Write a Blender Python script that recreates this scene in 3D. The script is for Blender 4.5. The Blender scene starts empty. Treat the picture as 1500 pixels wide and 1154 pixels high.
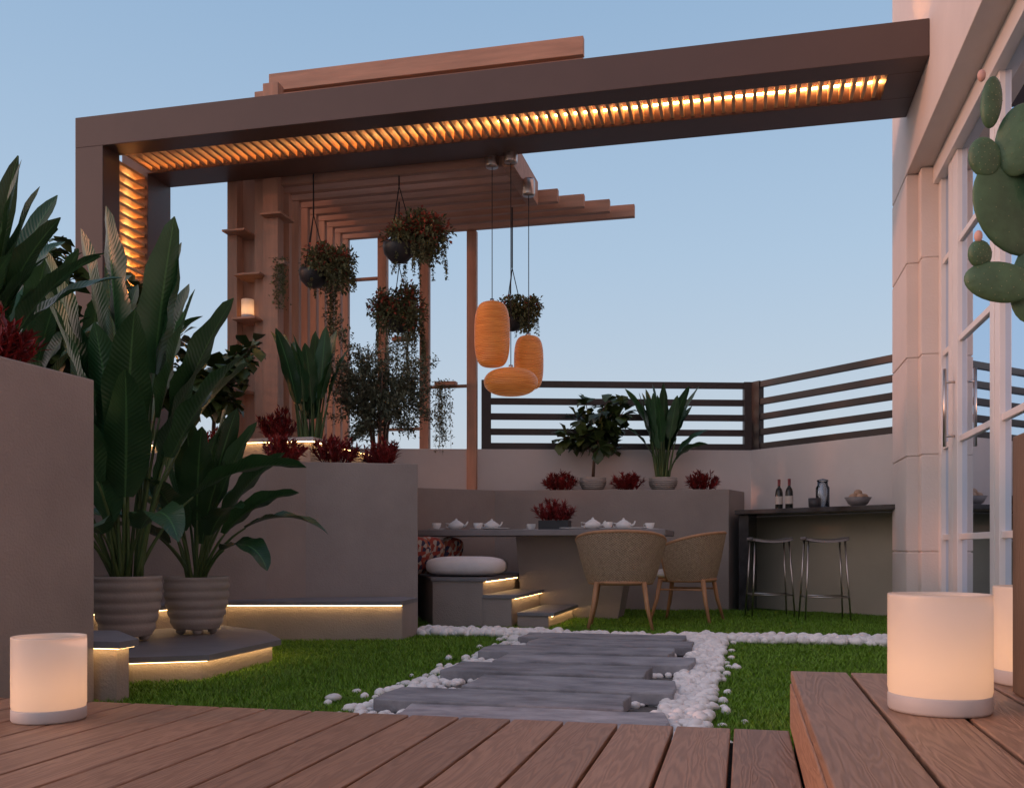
import bpy, math, random
import numpy as np
from mathutils import Vector, Matrix
random.seed(7); rng=np.random.default_rng(7)
D=bpy.data; scene=bpy.context.scene
R=math.radians

# ---------------------------------------------------------------- materials
def new_mat(name):
    m=D.materials.new(name); m.use_nodes=True
    nt=m.node_tree; b=nt.nodes["Principled BSDF"]
    return m,nt,b
def N(nt,t,**k):
    n=nt.nodes.new(t)
    for a,v in k.items():
        if a in n.inputs.keys(): n.inputs[a].default_value=v
        else: setattr(n,a,v)
    return n
def mat(name,col,rough=.6,var=.15,scale=4,bump=0.0,bscale=60,metal=0,stretch=(1,1,1),emis=None,es=0,island=0,spec=None,dark=None):
    m,nt,b=new_mat(name); L=nt.links
    b.inputs['Roughness'].default_value=rough; b.inputs['Metallic'].default_value=metal
    if spec is not None: b.inputs['Specular IOR Level'].default_value=spec
    tc=N(nt,'ShaderNodeTexCoord'); mp=N(nt,'ShaderNodeMapping'); mp.inputs['Scale'].default_value=stretch
    L.new(tc.outputs['Object'],mp.inputs['Vector'])
    no=N(nt,'ShaderNodeTexNoise',Scale=scale,Detail=6.0,Roughness=.6); L.new(mp.outputs[0],no.inputs['Vector'])
    mr=N(nt,'ShaderNodeMapRange'); mr.inputs['From Min'].default_value=.3; mr.inputs['From Max'].default_value=.7
    L.new(no.outputs['Fac'],mr.inputs['Value'])
    mx=N(nt,'ShaderNodeMix',data_type='RGBA')
    c2=dark if dark else tuple(c*(1-var) for c in col); c1=col if dark else tuple(min(1,c*(1+var)) for c in col)
    mx.inputs[6].default_value=(*c2,1); mx.inputs[7].default_value=(*c1,1)
    L.new(mr.outputs[0],mx.inputs[0]); out=mx.outputs[2]
    if island:
        g=N(nt,'ShaderNodeNewGeometry'); hs=N(nt,'ShaderNodeHueSaturation')
        m2=N(nt,'ShaderNodeMapRange'); m2.inputs['To Min'].default_value=1-island; m2.inputs['To Max'].default_value=1+island
        L.new(g.outputs['Random Per Island'],m2.inputs['Value']); L.new(m2.outputs[0],hs.inputs['Value']); L.new(out,hs.inputs['Color']); out=hs.outputs[0]
    L.new(out,b.inputs['Base Color'])
    if bump>0:
        nb=N(nt,'ShaderNodeTexNoise',Scale=bscale,Detail=5.0); L.new(mp.outputs[0],nb.inputs['Vector'])
        bp=N(nt,'ShaderNodeBump',Strength=bump,Distance=.01); L.new(nb.outputs['Fac'],bp.inputs['Height']); L.new(bp.outputs[0],b.inputs['Normal'])
    if emis:
        b.inputs['Emission Color'].default_value=(*emis,1); b.inputs['Emission Strength'].default_value=es
    return m
def emit(name,col,s):
    return mat(name,col,.5,0,emis=col,es=s)

M_conc=mat('plaster_taupe',(.335,.287,.265),.8,.12,1.8,.35,90)
M_concd=mat('plaster_tread',(.20,.195,.21),.6,.12,5,.15,90)
M_white=mat('plaster_white',(.68,.62,.59),.75,.06,1.5,.2,70)
M_beige=mat('plaster_beige',(.50,.45,.36),.8,.06,2,.15,70)
M_frame=mat('pergola_brown_paint',(.098,.058,.046),.45,.06,3)
M_slat=mat('slat_wood',(.60,.38,.20),.55,.15,3,.1,40,stretch=(8,1,8))
M_wood=mat('trellis_wood',(.44,.245,.165),.6,.18,2.5,.15,30,stretch=(6,6,.7),island=.12)
M_woodh=mat('trellis_wood_beam',(.44,.245,.165),.6,.18,2.5,.15,30,stretch=(.7,6,6),island=.12)
M_dark=mat('dark_metal',(.035,.026,.026),.4,.1)
M_chrome=mat('brushed_metal',(.55,.5,.47),.3,.05,metal=1)
M_framew=mat('white_frame_paint',(.74,.73,.74),.4,.03)
M_led=emit('led_strip',(1.0,.60,.24),19)
M_ledo=emit('led_strip_amber',(1.0,.42,.11),80)
M_soil=mat('soil',(.05,.035,.025),.95,.4,20,.8,40)
M_pot=mat('pot_ceramic',(.38,.34,.31),.6,.08,6,.2,80)
M_potd=mat('pot_dark',(.03,.03,.034),.45,.1)
M_bark=mat('bark',(.10,.065,.045),.9,.3,20,.8,60)
M_rope=mat('rope',(.03,.025,.025),.9,.1)
M_red=mat('red_leaf',(.20,.012,.012),.55,.45,9,island=.5)
M_stone=mat('paver_slate',(.40,.40,.43),.6,.35,5.5,.8,26,stretch=(.9,1.6,1),island=.22,dark=(.15,.15,.17))
M_peb=mat('white_pebble',(.80,.79,.78),.55,.06,8,.1,60,island=.12)
M_marble=mat('dark_marble',(.04,.041,.046),.25,.6,5)
M_cush=mat('cushion_fabric',(.80,.77,.76),.9,.05,12,.4,200)
M_china=mat('china',(.8,.79,.77),.2,.02)
M_table=mat('table_stone',(.22,.20,.20),.45,.1,6)
M_leg=mat('chair_leg_wood',(.42,.22,.11),.5,.15,5,stretch=(4,4,1))
M_wine=mat('wine_glass_dark',(.012,.015,.012),.1,.1)
M_label=mat('label',(.55,.5,.45),.6,.05)
M_winer=mat('wine_capsule',(.18,.02,.02),.4,.1)
M_cactus=mat('cactus_skin',(.06,.13,.065),.5,.35,11,.35,40)
M_spine=mat('cactus_areole',(.22,.25,.14),.7,.2)
M_flower=mat('cactus_bud',(.55,.33,.28),.6,.2)
M_fruit=mat('fruit',(.45,.28,.18),.5,.2)
M_grey=mat('candle_base',(.5,.47,.46),.5,.05)
M_inner=mat('interior_wall',(.13,.13,.14),.8,.1)
M_box=mat('planter_box_wood',(.13,.085,.055),.6,.3,3,.3,30,stretch=(6,6,.8))

def leafmat(name,c1,c2,rough=.4,vein=True,island=.25,transl=.12):
    m,nt,b=new_mat(name); L=nt.links
    b.inputs['Roughness'].default_value=rough
    tc=N(nt,'ShaderNodeTexCoord'); sp=N(nt,'ShaderNodeSeparateXYZ'); L.new(tc.outputs['UV'],sp.inputs[0])
    no=N(nt,'ShaderNodeTexNoise',Scale=5.0,Detail=4.0); L.new(tc.outputs['Object'],no.inputs['Vector'])
    mx=N(nt,'ShaderNodeMix',data_type='RGBA'); mx.inputs[6].default_value=(*c1,1); mx.inputs[7].default_value=(*c2,1)
    L.new(no.outputs['Fac'],mx.inputs[0])
    g=N(nt,'ShaderNodeNewGeometry'); hs=N(nt,'ShaderNodeHueSaturation')
    m2=N(nt,'ShaderNodeMapRange'); m2.inputs['To Min'].default_value=1-island; m2.inputs['To Max'].default_value=1+island
    L.new(g.outputs['Random Per Island'],m2.inputs['Value']); L.new(m2.outputs[0],hs.inputs['Value']); L.new(mx.outputs[2],hs.inputs['Color'])
    out=hs.outputs[0]
    if vein:
        a=N(nt,'ShaderNodeMath',operation='SUBTRACT'); L.new(sp.outputs[0],a.inputs[0]); a.inputs[1].default_value=.5
        ab=N(nt,'ShaderNodeMath',operation='ABSOLUTE'); L.new(a.outputs[0],ab.inputs[0])
        lt=N(nt,'ShaderNodeMath',operation='LESS_THAN'); L.new(ab.outputs[0],lt.inputs[0]); lt.inputs[1].default_value=.028
        mv=N(nt,'ShaderNodeMix',data_type='RGBA'); mv.inputs[7].default_value=(c2[0]*1.9,c2[1]*1.7,c2[2]*1.7,1)
        L.new(lt.outputs[0],mv.inputs[0]); L.new(out,mv.inputs[6]); out=mv.outputs[2]
        s=N(nt,'ShaderNodeMath',operation='MULTIPLY_ADD'); L.new(sp.outputs[1],s.inputs[0]); s.inputs[1].default_value=190.; 
        s2=N(nt,'ShaderNodeMath',operation='MULTIPLY'); L.new(ab.outputs[0],s2.inputs[0]); s2.inputs[1].default_value=-40.
        L.new(s2.outputs[0],s.inputs[2]); sn=N(nt,'ShaderNodeMath',operation='SINE'); L.new(s.outputs[0],sn.inputs[0])
        bp=N(nt,'ShaderNodeBump',Strength=.2,Distance=.004); L.new(sn.outputs[0],bp.inputs['Height']); L.new(bp.outputs[0],b.inputs['Normal'])
    L.new(out,b.inputs['Base Color'])
    if transl>0:
        tr=N(nt,'ShaderNodeBsdfTranslucent'); L.new(out,tr.inputs['Color'])
        ms=N(nt,'ShaderNodeMixShader'); ms.inputs[0].default_value=transl
        L.new(b.outputs[0],ms.inputs[1]); L.new(tr.outputs[0],ms.inputs[2]); L.new(ms.outputs[0],nt.nodes['Material Output'].inputs['Surface'])
    return m
M_ban=leafmat('strelitzia_leaf',(.018,.058,.022),(.038,.105,.036),.33)
M_stem=mat('strelitzia_stem',(.07,.12,.035),.5,.2)
M_fig=leafmat('fig_leaf',(.03,.058,.014),(.07,.105,.028),.42,vein=False,island=.4,transl=0)
M_olive=leafmat('olive_leaf',(.085,.10,.06),(.16,.18,.12),.6,vein=False,island=.4,transl=0)
M_hang=leafmat('hanging_leaf',(.09,.105,.045),(.18,.18,.085),.6,vein=False,island=.4,transl=0)
M_hred=mat('hanging_red_flower',(.34,.07,.04),.6,.4,9,island=.5)
M_grassb=leafmat('grass_blade',(.075,.18,.007),(.18,.34,.02),.6,vein=False,island=.4,transl=0)
M_lawn=mat('lawn_base',(.065,.155,.008),.95,.3,12,.6,60)

def deckmat():
    m,nt,b=new_mat('deck_wood'); L=nt.links
    b.inputs['Roughness'].default_value=.5
    tc=N(nt,'ShaderNodeTexCoord'); g=N(nt,'ShaderNodeNewGeometry')
    ad=N(nt,'ShaderNodeVectorMath',operation='ADD'); cm=N(nt,'ShaderNodeCombineXYZ')
    mu=N(nt,'ShaderNodeMath',operation='MULTIPLY'); mu.inputs[1].default_value=37.; L.new(g.outputs['Random Per Island'],mu.inputs[0])
    L.new(mu.outputs[0],cm.inputs[1]); L.new(tc.outputs['Object'],ad.inputs[0]); L.new(cm.outputs[0],ad.inputs[1])
    mp=N(nt,'ShaderNodeMapping'); mp.inputs['Scale'].default_value=(1,.09,1); L.new(ad.outputs[0],mp.inputs['Vector'])
    n1=N(nt,'ShaderNodeTexNoise',Scale=14.0,Detail=3.0,Distortion=.6); L.new(mp.outputs[0],n1.inputs['Vector'])
    m1=N(nt,'ShaderNodeMath',operation='MULTIPLY'); m1.inputs[1].default_value=75.; L.new(n1.outputs['Fac'],m1.inputs[0])
    sn=N(nt,'ShaderNodeMath',operation='SINE'); L.new(m1.outputs[0],sn.inputs[0])
    n2=N(nt,'ShaderNodeTexNoise',Scale=160.0,Detail=3.0); L.new(mp.outputs[0],n2.inputs['Vector'])
    cr=N(nt,'ShaderNodeMapRange'); cr.inputs['From Min'].default_value=-1; L.new(sn.outputs[0],cr.inputs['Value'])
    a=N(nt,'ShaderNodeMath',operation='ADD'); L.new(cr.outputs[0],a.inputs[0]); L.new(n2.outputs['Fac'],a.inputs[1])
    h=N(nt,'ShaderNodeMath',operation='MULTIPLY'); h.inputs[1].default_value=.5; L.new(a.outputs[0],h.inputs[0])
    mx=N(nt,'ShaderNodeMix',data_type='RGBA'); mx.inputs[6].default_value=(.225,.115,.068,1); mx.inputs[7].default_value=(.40,.222,.138,1)
    L.new(h.outputs[0],mx.inputs[0])
    hs=N(nt,'ShaderNodeHueSaturation'); m2=N(nt,'ShaderNodeMapRange'); m2.inputs['To Min'].default_value=.80; m2.inputs['To Max'].default_value=1.16
    L.new(g.outputs['Random Per Island'],m2.inputs['Value']); L.new(m2.outputs[0],hs.inputs['Value']); L.new(mx.outputs[2],hs.inputs['Color'])
    L.new(hs.outputs[0],b.inputs['Base Color'])
    bp=N(nt,'ShaderNodeBump',Strength=.5,Distance=.003); L.new(h.outputs[0],bp.inputs['Height']); L.new(bp.outputs[0],b.inputs['Normal'])
    return m
M_deck=deckmat()
def wickermat():
    m,nt,b=new_mat('wicker'); L=nt.links; b.inputs['Roughness'].default_value=.7
    tc=N(nt,'ShaderNodeTexCoord'); sp=N(nt,'ShaderNodeSeparateXYZ'); L.new(tc.outputs['UV'],sp.inputs[0])
    def s(o,f):
        q=N(nt,'ShaderNodeMath',operation='MULTIPLY'); q.inputs[1].default_value=f; L.new(o,q.inputs[0])
        r=N(nt,'ShaderNodeMath',operation='SINE'); L.new(q.outputs[0],r.inputs[0]); return r.outputs[0]
    p=N(nt,'ShaderNodeMath',operation='MULTIPLY'); L.new(s(sp.outputs[0],330.),p.inputs[0]); L.new(s(sp.outputs[1],170.),p.inputs[1])
    no=N(nt,'ShaderNodeTexNoise',Scale=60.0,Detail=3.0); L.new(tc.outputs['Object'],no.inputs['Vector'])
    a=N(nt,'ShaderNodeMath',operation='MULTIPLY_ADD'); L.new(p.outputs[0],a.inputs[0]); a.inputs[1].default_value=.35; L.new(no.outputs['Fac'],a.inputs[2])
    mx=N(nt,'ShaderNodeMix',data_type='RGBA'); mx.inputs[6].default_value=(.20,.13,.08,1); mx.inputs[7].default_value=(.66,.50,.34,1)
    L.new(a.outputs[0],mx.inputs[0]); L.new(mx.outputs[2],b.inputs['Base Color'])
    bp=N(nt,'ShaderNodeBump',Strength=.8,Distance=.008); L.new(p.outputs[0],bp.inputs['Height']); L.new(bp.outputs[0],b.inputs['Normal'])
    return m
M_wick=wickermat()
def pendmat():
    m,nt,b=new_mat('pendant_weave'); L=nt.links; b.inputs['Roughness'].default_value=.35
    tc=N(nt,'ShaderNodeTexCoord'); sp=N(nt,'ShaderNodeSeparateXYZ'); L.new(tc.outputs['Object'],sp.inputs[0])
    q=N(nt,'ShaderNodeMath',operation='MULTIPLY'); q.inputs[1].default_value=420.; L.new(sp.outputs[2],q.inputs[0])
    r=N(nt,'ShaderNodeMath',operation='SINE'); L.new(q.outputs[0],r.inputs[0])
    mp=N(nt,'ShaderNodeMapping'); mp.inputs['Scale'].default_value=(1,1,9); L.new(tc.outputs['Object'],mp.inputs[0])
    no=N(nt,'ShaderNodeTexNoise',Scale=5.0,Detail=3.0); L.new(mp.outputs[0],no.inputs['Vector'])
    a=N(nt,'ShaderNodeMath',operation='MULTIPLY_ADD'); L.new(r.outputs[0],a.inputs[0]); a.inputs[1].default_value=.12; L.new(no.outputs['Fac'],a.inputs[2])
    mx=N(nt,'ShaderNodeMix',data_type='RGBA'); mx.inputs[6].default_value=(.36,.085,.015,1); mx.inputs[7].default_value=(.72,.26,.06,1)
    L.new(a.outputs[0],mx.inputs[0]); L.new(mx.outputs[2],b.inputs['Base Color'])
    L.new(mx.outputs[2],b.inputs['Emission Color']); b.inputs['Emission Strength'].default_value=.26
    bp=N(nt,'ShaderNodeBump',Strength=.5,Distance=.006); L.new(r.outputs[0],bp.inputs['Height']); L.new(bp.outputs[0],b.inputs['Normal'])
    m.cycles.emission_sampling='NONE'
    return m
M_pend=pendmat()
def frosted():
    m,nt,b=new_mat('frosted_glass'); L=nt.links
    b.inputs['Base Color'].default_value=(.80,.77,.75,1); b.inputs['Roughness'].default_value=.2
    tr=N(nt,'ShaderNodeBsdfTranslucent'); tr.inputs['Color'].default_value=(.95,.88,.8,1)
    ms=N(nt,'ShaderNodeMixShader'); ms.inputs[0].default_value=.55
    L.new(b.outputs[0],ms.inputs[1]); L.new(tr.outputs[0],ms.inputs[2]); L.new(ms.outputs[0],nt.nodes['Material Output'].inputs['Surface'])
    return m
M_frost=frosted()
def paneglass(name,fac,rough=0.02):
    m,nt,b=new_mat(name); L=nt.links
    t=N(nt,'ShaderNodeBsdfTransparent'); t.inputs[0].default_value=(.8,.84,.86,1)
    g=N(nt,'ShaderNodeBsdfGlossy'); g.inputs['Roughness'].default_value=rough; g.inputs['Color'].default_value=(.68,.80,.95,1)
    fr=N(nt,'ShaderNodeFresnel'); a=N(nt,'ShaderNodeMath',operation='ADD',use_clamp=True); L.new(fr.outputs[0],a.inputs[0]); a.inputs[1].default_value=fac
    ms=N(nt,'ShaderNodeMixShader'); L.new(a.outputs[0],ms.inputs[0]); L.new(t.outputs[0],ms.inputs[1]); L.new(g.outputs[0],ms.inputs[2])
    L.new(ms.outputs[0],nt.nodes['Material Output'].inputs['Surface']); return m
M_glass=paneglass('window_glass',.06); M_jar=paneglass('jar_glass',.06)
def pillowmat():
    m,nt,b=new_mat('pillow_pattern'); L=nt.links; b.inputs['Roughness'].default_value=.9
    tc=N(nt,'ShaderNodeTexCoord'); v=N(nt,'ShaderNodeTexVoronoi',Scale=26.0); L.new(tc.outputs['Object'],v.inputs['Vector'])
    c=N(nt,'ShaderNodeValToRGB'); cr=c.color_ramp; cr.interpolation='CONSTANT'
    for i,(p,col) in enumerate([(0,(.28,.05,.035)),(.3,(.03,.03,.07)),(.55,(.33,.12,.07)),(.8,(.40,.35,.30))]):
        e=cr.elements[i] if i<2 else cr.elements.new(p); e.position=p; e.color=(*col,1)
    sx=N(nt,'ShaderNodeSeparateXYZ'); L.new(v.outputs['Color'],sx.inputs[0]); L.new(sx.outputs[0],c.inputs[0]); L.new(c.outputs[0],b.inputs['Base Color'])
    return m
M_pil=pillowmat()

# ---------------------------------------------------------------- mesh builder
class MB:
    def __init__(s): s.v=[];s.f=[];s.m=[];s.sm=[];s.uv=[]
    def add(s,vs,fs,mat=0,smooth=False,uv=None):
        o=len(s.v); s.v.extend([tuple(p) for p in vs]); s.uv.extend(uv if uv else [(0,0)]*len(vs))
        for f in fs: s.f.append(tuple(i+o for i in f)); s.m.append(mat); s.sm.append(smooth)
    def box(s,x0,x1,y0,y1,z0,z1,mat=0):
        s.add([(x0,y0,z0),(x1,y0,z0),(x1,y1,z0),(x0,y1,z0),(x0,y0,z1),(x1,y0,z1),(x1,y1,z1),(x0,y1,z1)],
              [(0,3,2,1),(4,5,6,7),(0,1,5,4),(1,2,6,5),(2,3,7,6),(3,0,4,7)],mat)
    def prism(s,poly,z0,z1,mat=0):
        a=sum(poly[i][0]*poly[(i+1)%len(poly)][1]-poly[(i+1)%len(poly)][0]*poly[i][1] for i in range(len(poly)))
        if a<0: poly=poly[::-1]
        n=len(poly); vs=[(x,y,z0) for x,y in poly]+[(x,y,z1) for x,y in poly]
        s.add(vs,[tuple(range(n))[::-1],tuple(range(n,2*n))]+[(i,(i+1)%n,(i+1)%n+n,i+n) for i in range(n)],mat)
    def seg(s,p,q,w,z0,z1,mat=0):
        d=Vector((q[0]-p[0],q[1]-p[1])); d.normalize(); n=Vector((-d.y,d.x))*w/2
        s.prism([(p[0]+n.x,p[1]+n.y),(p[0]-n.x,p[1]-n.y),(q[0]-n.x,q[1]-n.y),(q[0]+n.x,q[1]+n.y)],z0,z1,mat)
    def lathe(s,prof,c=(0,0,0),seg=24,mat=0,smooth=True,cap=True):
        n=len(prof); vs=[];fs=[];uv=[]
        for j in range(seg):
            a=2*math.pi*j/seg
            for i,(r,z) in enumerate(prof): vs.append((c[0]+r*math.cos(a),c[1]+r*math.sin(a),c[2]+z)); uv.append((j/seg,i/n))
        for j in range(seg):
            k=(j+1)%seg
            for i in range(n-1): fs.append((j*n+i,k*n+i,k*n+i+1,j*n+i+1))
        if cap:
            if prof[0][0]>1e-5: fs.append(tuple(j*n for j in range(seg))[::-1])
            if prof[-1][0]>1e-5: fs.append(tuple(j*n+n-1 for j in range(seg)))
        s.add(vs,fs,mat,smooth,uv)
    def tube(s,pts,r,seg=6,mat=0):
        pts=[Vector(p) for p in pts]; n=len(pts); rs=r if isinstance(r,(list,tuple)) else [r]*n; vs=[];fs=[]
        for i,p in enumerate(pts):
            t=(pts[min(i+1,n-1)]-pts[max(i-1,0)]).normalized()
            a=t.cross(Vector((0,0,1))); a=a.normalized() if a.length>1e-3 else Vector((1,0,0)); b=t.cross(a)
            for j in range(seg):
                an=2*math.pi*j/seg; vs.append(p+(a*math.cos(an)+b*math.sin(an))*rs[i])
        for i in range(n-1):
            for j in range(seg):
                k=(j+1)%seg; fs.append((i*seg+j,i*seg+k,(i+1)*seg+k,(i+1)*seg+j))
        fs.append(tuple(range(seg))[::-1]); fs.append(tuple(range((n-1)*seg,n*seg)))
        s.add(vs,fs,mat,True)
    def ell(s,c,r,mat=0,rot=None,u=14,w=9,sq=1.0):
        vs=[];fs=[]
        for i in range(w+1):
            ph=math.pi*i/w-math.pi/2
            for j in range(u):
                th=2*math.pi*j/u
                f=lambda x: math.copysign(abs(x)**sq,x)
                p=Vector((r[0]*f(math.cos(ph))*f(math.cos(th)),r[1]*f(math.cos(ph))*f(math.sin(th)),r[2]*f(math.sin(ph))))
                if rot: p=rot@p
                vs.append(p+Vector(c))
        for i in range(w):
            for j in range(u):
                k=(j+1)%u; fs.append((i*u+j,i*u+k,(i+1)*u+k,(i+1)*u+j))
        s.add(vs,fs,mat,True)
    def leaf(s,p,d,L,W,mat=0,fold=.25):
        d=Vector(d).normalized(); p=Vector(p)
        a=d.cross(Vector((random.uniform(-.4,.4),random.uniform(-.4,.4),1))); a=a.normalized() if a.length>1e-3 else Vector((1,0,0))
        n=a.cross(d); m=p+d*L*.5
        s.add([p,m+a*W/2+n*W*fold,p+d*L,m-a*W/2+n*W*fold],[(0,1,2),(0,2,3)],mat,False,[(.5,0),(1,.5),(.5,1),(0,.5)])
    def bigleaf(s,base,az,e0,e1,Lp,Lb,W,ms=0,ml=1,roll=0,pw=1.4,n=14):
        az=R(az); h=Vector((math.cos(az),math.sin(az),0)); side=Vector((-math.sin(az),math.cos(az),0)); up=Vector((0,0,1))
        T=Lp+Lb; p=Vector(base); st=n+6; path=[];tan=[]; yaw=random.uniform(-.25,.25)
        k1=max(4,int(st*Lp/T)); 
        ss=[i*Lp/T/k1 for i in range(k1+1)]+[Lp/T+(i+1)*(Lb/T)/n for i in range(n)]
        prev=0
        for q in ss:
            e=R(e0+(e1-e0)*q**pw); hh=(h+side*yaw*q).normalized(); t=hh*math.cos(e)+up*math.sin(e)
            p=p+t*(q-prev)*T; prev=q; path.append(p.copy()); tan.append(t)
        s.tube(path[:k1+1],[.014*(1-.55*i/k1) for i in range(k1+1)],6,ms)
        vs=[];uv=[];fs=[]; tear=random.uniform(0,6)
        for i in range(n+1):
            t=i/n; c=path[k1+i]; tg=tan[k1+i]; sd=tg.cross(up); sd=sd.normalized() if sd.length>.05 else -side
            sd=-sd; nn=tg.cross(sd).normalized(); 
            rr=R(roll)*(0.4+.6*t); sd2=sd*math.cos(rr)+nn*math.sin(rr); nn2=nn*math.cos(rr)-sd*math.sin(rr)
            w=W*.5*(math.sin(math.pi*min(1,t*.93+.035)**.75))**.75 if t<1 else 0.003
            for j,x in enumerate((-1,-.5,0,.5,1)):
                lift=abs(x)*.30*w+(.14*w*math.sin(t*19+tear+x*2) if abs(x)==1 else 0)
                vs.append(c+sd2*x*w+nn2*lift); uv.append((.5+.5*x,t))
        for i in range(n):
            for j in range(4): a=i*5+j; fs.append((a,a+1,a+6,a+5))
        s.add(vs,fs,ml,True,uv)
    def build(s,name,mats,bevel=0,parent=None,loc=None,rotz=0,seg=2):
        me=D.meshes.new(name); me.from_pydata(s.v,[],s.f)
        for m in mats: me.materials.append(m)
        me.polygons.foreach_set('material_index',s.m); me.polygons.foreach_set('use_smooth',s.sm)
        ul=me.uv_layers.new(name='UVMap'); li=np.empty(len(me.loops),dtype=np.int32); me.loops.foreach_get('vertex_index',li)
        ul.data.foreach_set('uv',np.array(s.uv,dtype=np.float32)[li].ravel())
        me.update(); o=D.objects.new(name,me); scene.collection.objects.link(o)
        if loc: o.location=loc
        o.rotation_euler[2]=rotz
        if bevel:
            b=o.modifiers.new('bevel','BEVEL'); b.width=bevel; b.segments=seg; b.limit_method='ANGLE'; b.angle_limit=R(40)
        if parent: o.parent=parent
        return o
def empty(name,loc=(0,0,0),rotz=0):
    e=D.objects.new(name,None); e.location=loc; e.rotation_euler[2]=rotz; scene.collection.objects.link(e); return e
def light(name,parent,loc,power,col,rad):
    l=D.lights.new(name,'POINT'); l.energy=power; l.color=col; l.shadow_soft_size=rad
    o=D.objects.new(name,l); scene.collection.objects.link(o); o.location=loc; o.parent=parent; return o

# ---------------------------------------------------------------- ground
g=MB(); g.add([(-300,-300,-.01),(300,-300,-.01),(300,300,-.01),(-300,300,-.01)],[(0,1,2,3)]); g.build('ground',[mat('terrace_ground',(.25,.23,.22),.9,.15,3)])
def lawn():
    mb=MB(); mb.add([(-4.2,2.95,0),(1.5,2.95,0),(1.5,11.2,0),(-4.2,11.2,0)],[(0,1,2,3)])
    n=260000
    Y=3.0*np.exp(rng.random(n)*math.log(10.5/3.0)); X=-3.6+rng.random(n)*5.0
    keep=~((X>-1.50)&(X<-.15)&(Y<7.0)); X=X[keep];Y=Y[keep]; n=len(X)
    patch=np.sin(X*3.1+Y*1.7)*np.sin(Y*2.3-X*1.3)+.5*np.sin(X*11+Y*7)*np.sin(Y*9-X*8)
    H=(.014+.017*rng.random(n))*(1+.28*patch); a=rng.random(n)*6.283; ln=.4*H+.6*H*rng.random(n); b=rng.random(n)*6.283; W=.002+.0005*Y
    v=np.zeros((n,3,3),dtype=np.float32)
    v[:,0,0]=X-W*np.cos(a); v[:,0,1]=Y-W*np.sin(a); v[:,1,0]=X+W*np.cos(a); v[:,1,1]=Y+W*np.sin(a)
    v[:,2,0]=X+ln*np.cos(b); v[:,2,1]=Y+ln*np.sin(b); v[:,2,2]=H
    me=D.meshes.new('blades'); me.vertices.add(3*n); me.vertices.foreach_set('co',v.ravel())
    me.loops.add(3*n); me.loops.foreach_set('vertex_index',np.arange(3*n,dtype=np.int32))
    me.polygons.add(n); me.polygons.foreach_set('loop_start',np.arange(0,3*n,3,dtype=np.int32)); me.polygons.foreach_set('loop_total',np.full(n,3,dtype=np.int32))
    me.materials.append(M_grassb); me.update(); me.validate()
    base=mb.build('lawn',[M_lawn]); o=D.objects.new('grass_blades',me); scene.collection.objects.link(o); o.parent=base
lawn()

# deck
d=MB(); x=.13-.005
while x>-6.5:
    d.box(x-.155,x,-1.6,2.92,.118,.15); x-=.165
d.box(-6.5,.13,-1.6,2.90,-.005,.112,1)
d.build('wooden_deck',[M_deck,M_soil],bevel=.004)
d=MB(); x=.13
while x<1.5:
    d.box(x,min(x+.155,1.5),-1.6,2.94,.29,.32); x+=.165
d.box(.138,1.5,-1.6,2.925,-.005,.285,1); d.box(.128,.137,-1.6,2.94,.155,.284,0)
d.build('deck_platform',[M_deck,M_soil],bevel=.004)

# stone path
p=MB(); y=3.22; L=[(-1.26,-.27),(-1.46,-.44),(-1.22,-.29),(-1.47,-.46),(-1.32,-.28),(-1.52,-.42),(-1.34,-.31),(-1.50,-.40)]
for i,(a,b) in enumerate(L):
    dep=random.uniform(.36,.40)
    sk=random.uniform(-.03,.03); z=.07+random.uniform(-.006,.008)
    pts=[(a,y+sk)]
    for k in range(1,6): pts.append((a+(b-a)*k/6+random.uniform(-.03,.03),y+sk*(1-k/3)+random.uniform(-.010,.010)))
    pts+= [(b,y-sk),(b+random.uniform(-.03,.03),y+dep*.5),(b+random.uniform(-.02,.02),y+dep-sk)]
    for k in range(1,6): pts.append((b+(a-b)*k/6,y+dep+random.uniform(-.010,.010)))
    pts+=[(a,y+dep),(a+random.uniform(-.03,.03),y+dep*.5)]
    p.prism(pts,.012,z); y+=dep+.09
p.build('stone_path',[M_stone],bevel=.007)
g=MB(); g.prism([(-1.5,2.93),(-.14,2.93),(-.14,7.1),(-1.5,7.1)],.001,.006); g.build('path_bed',[mat('path_gravel_bed',(.12,.115,.11),.9,.4,40,.8,80)])

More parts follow.
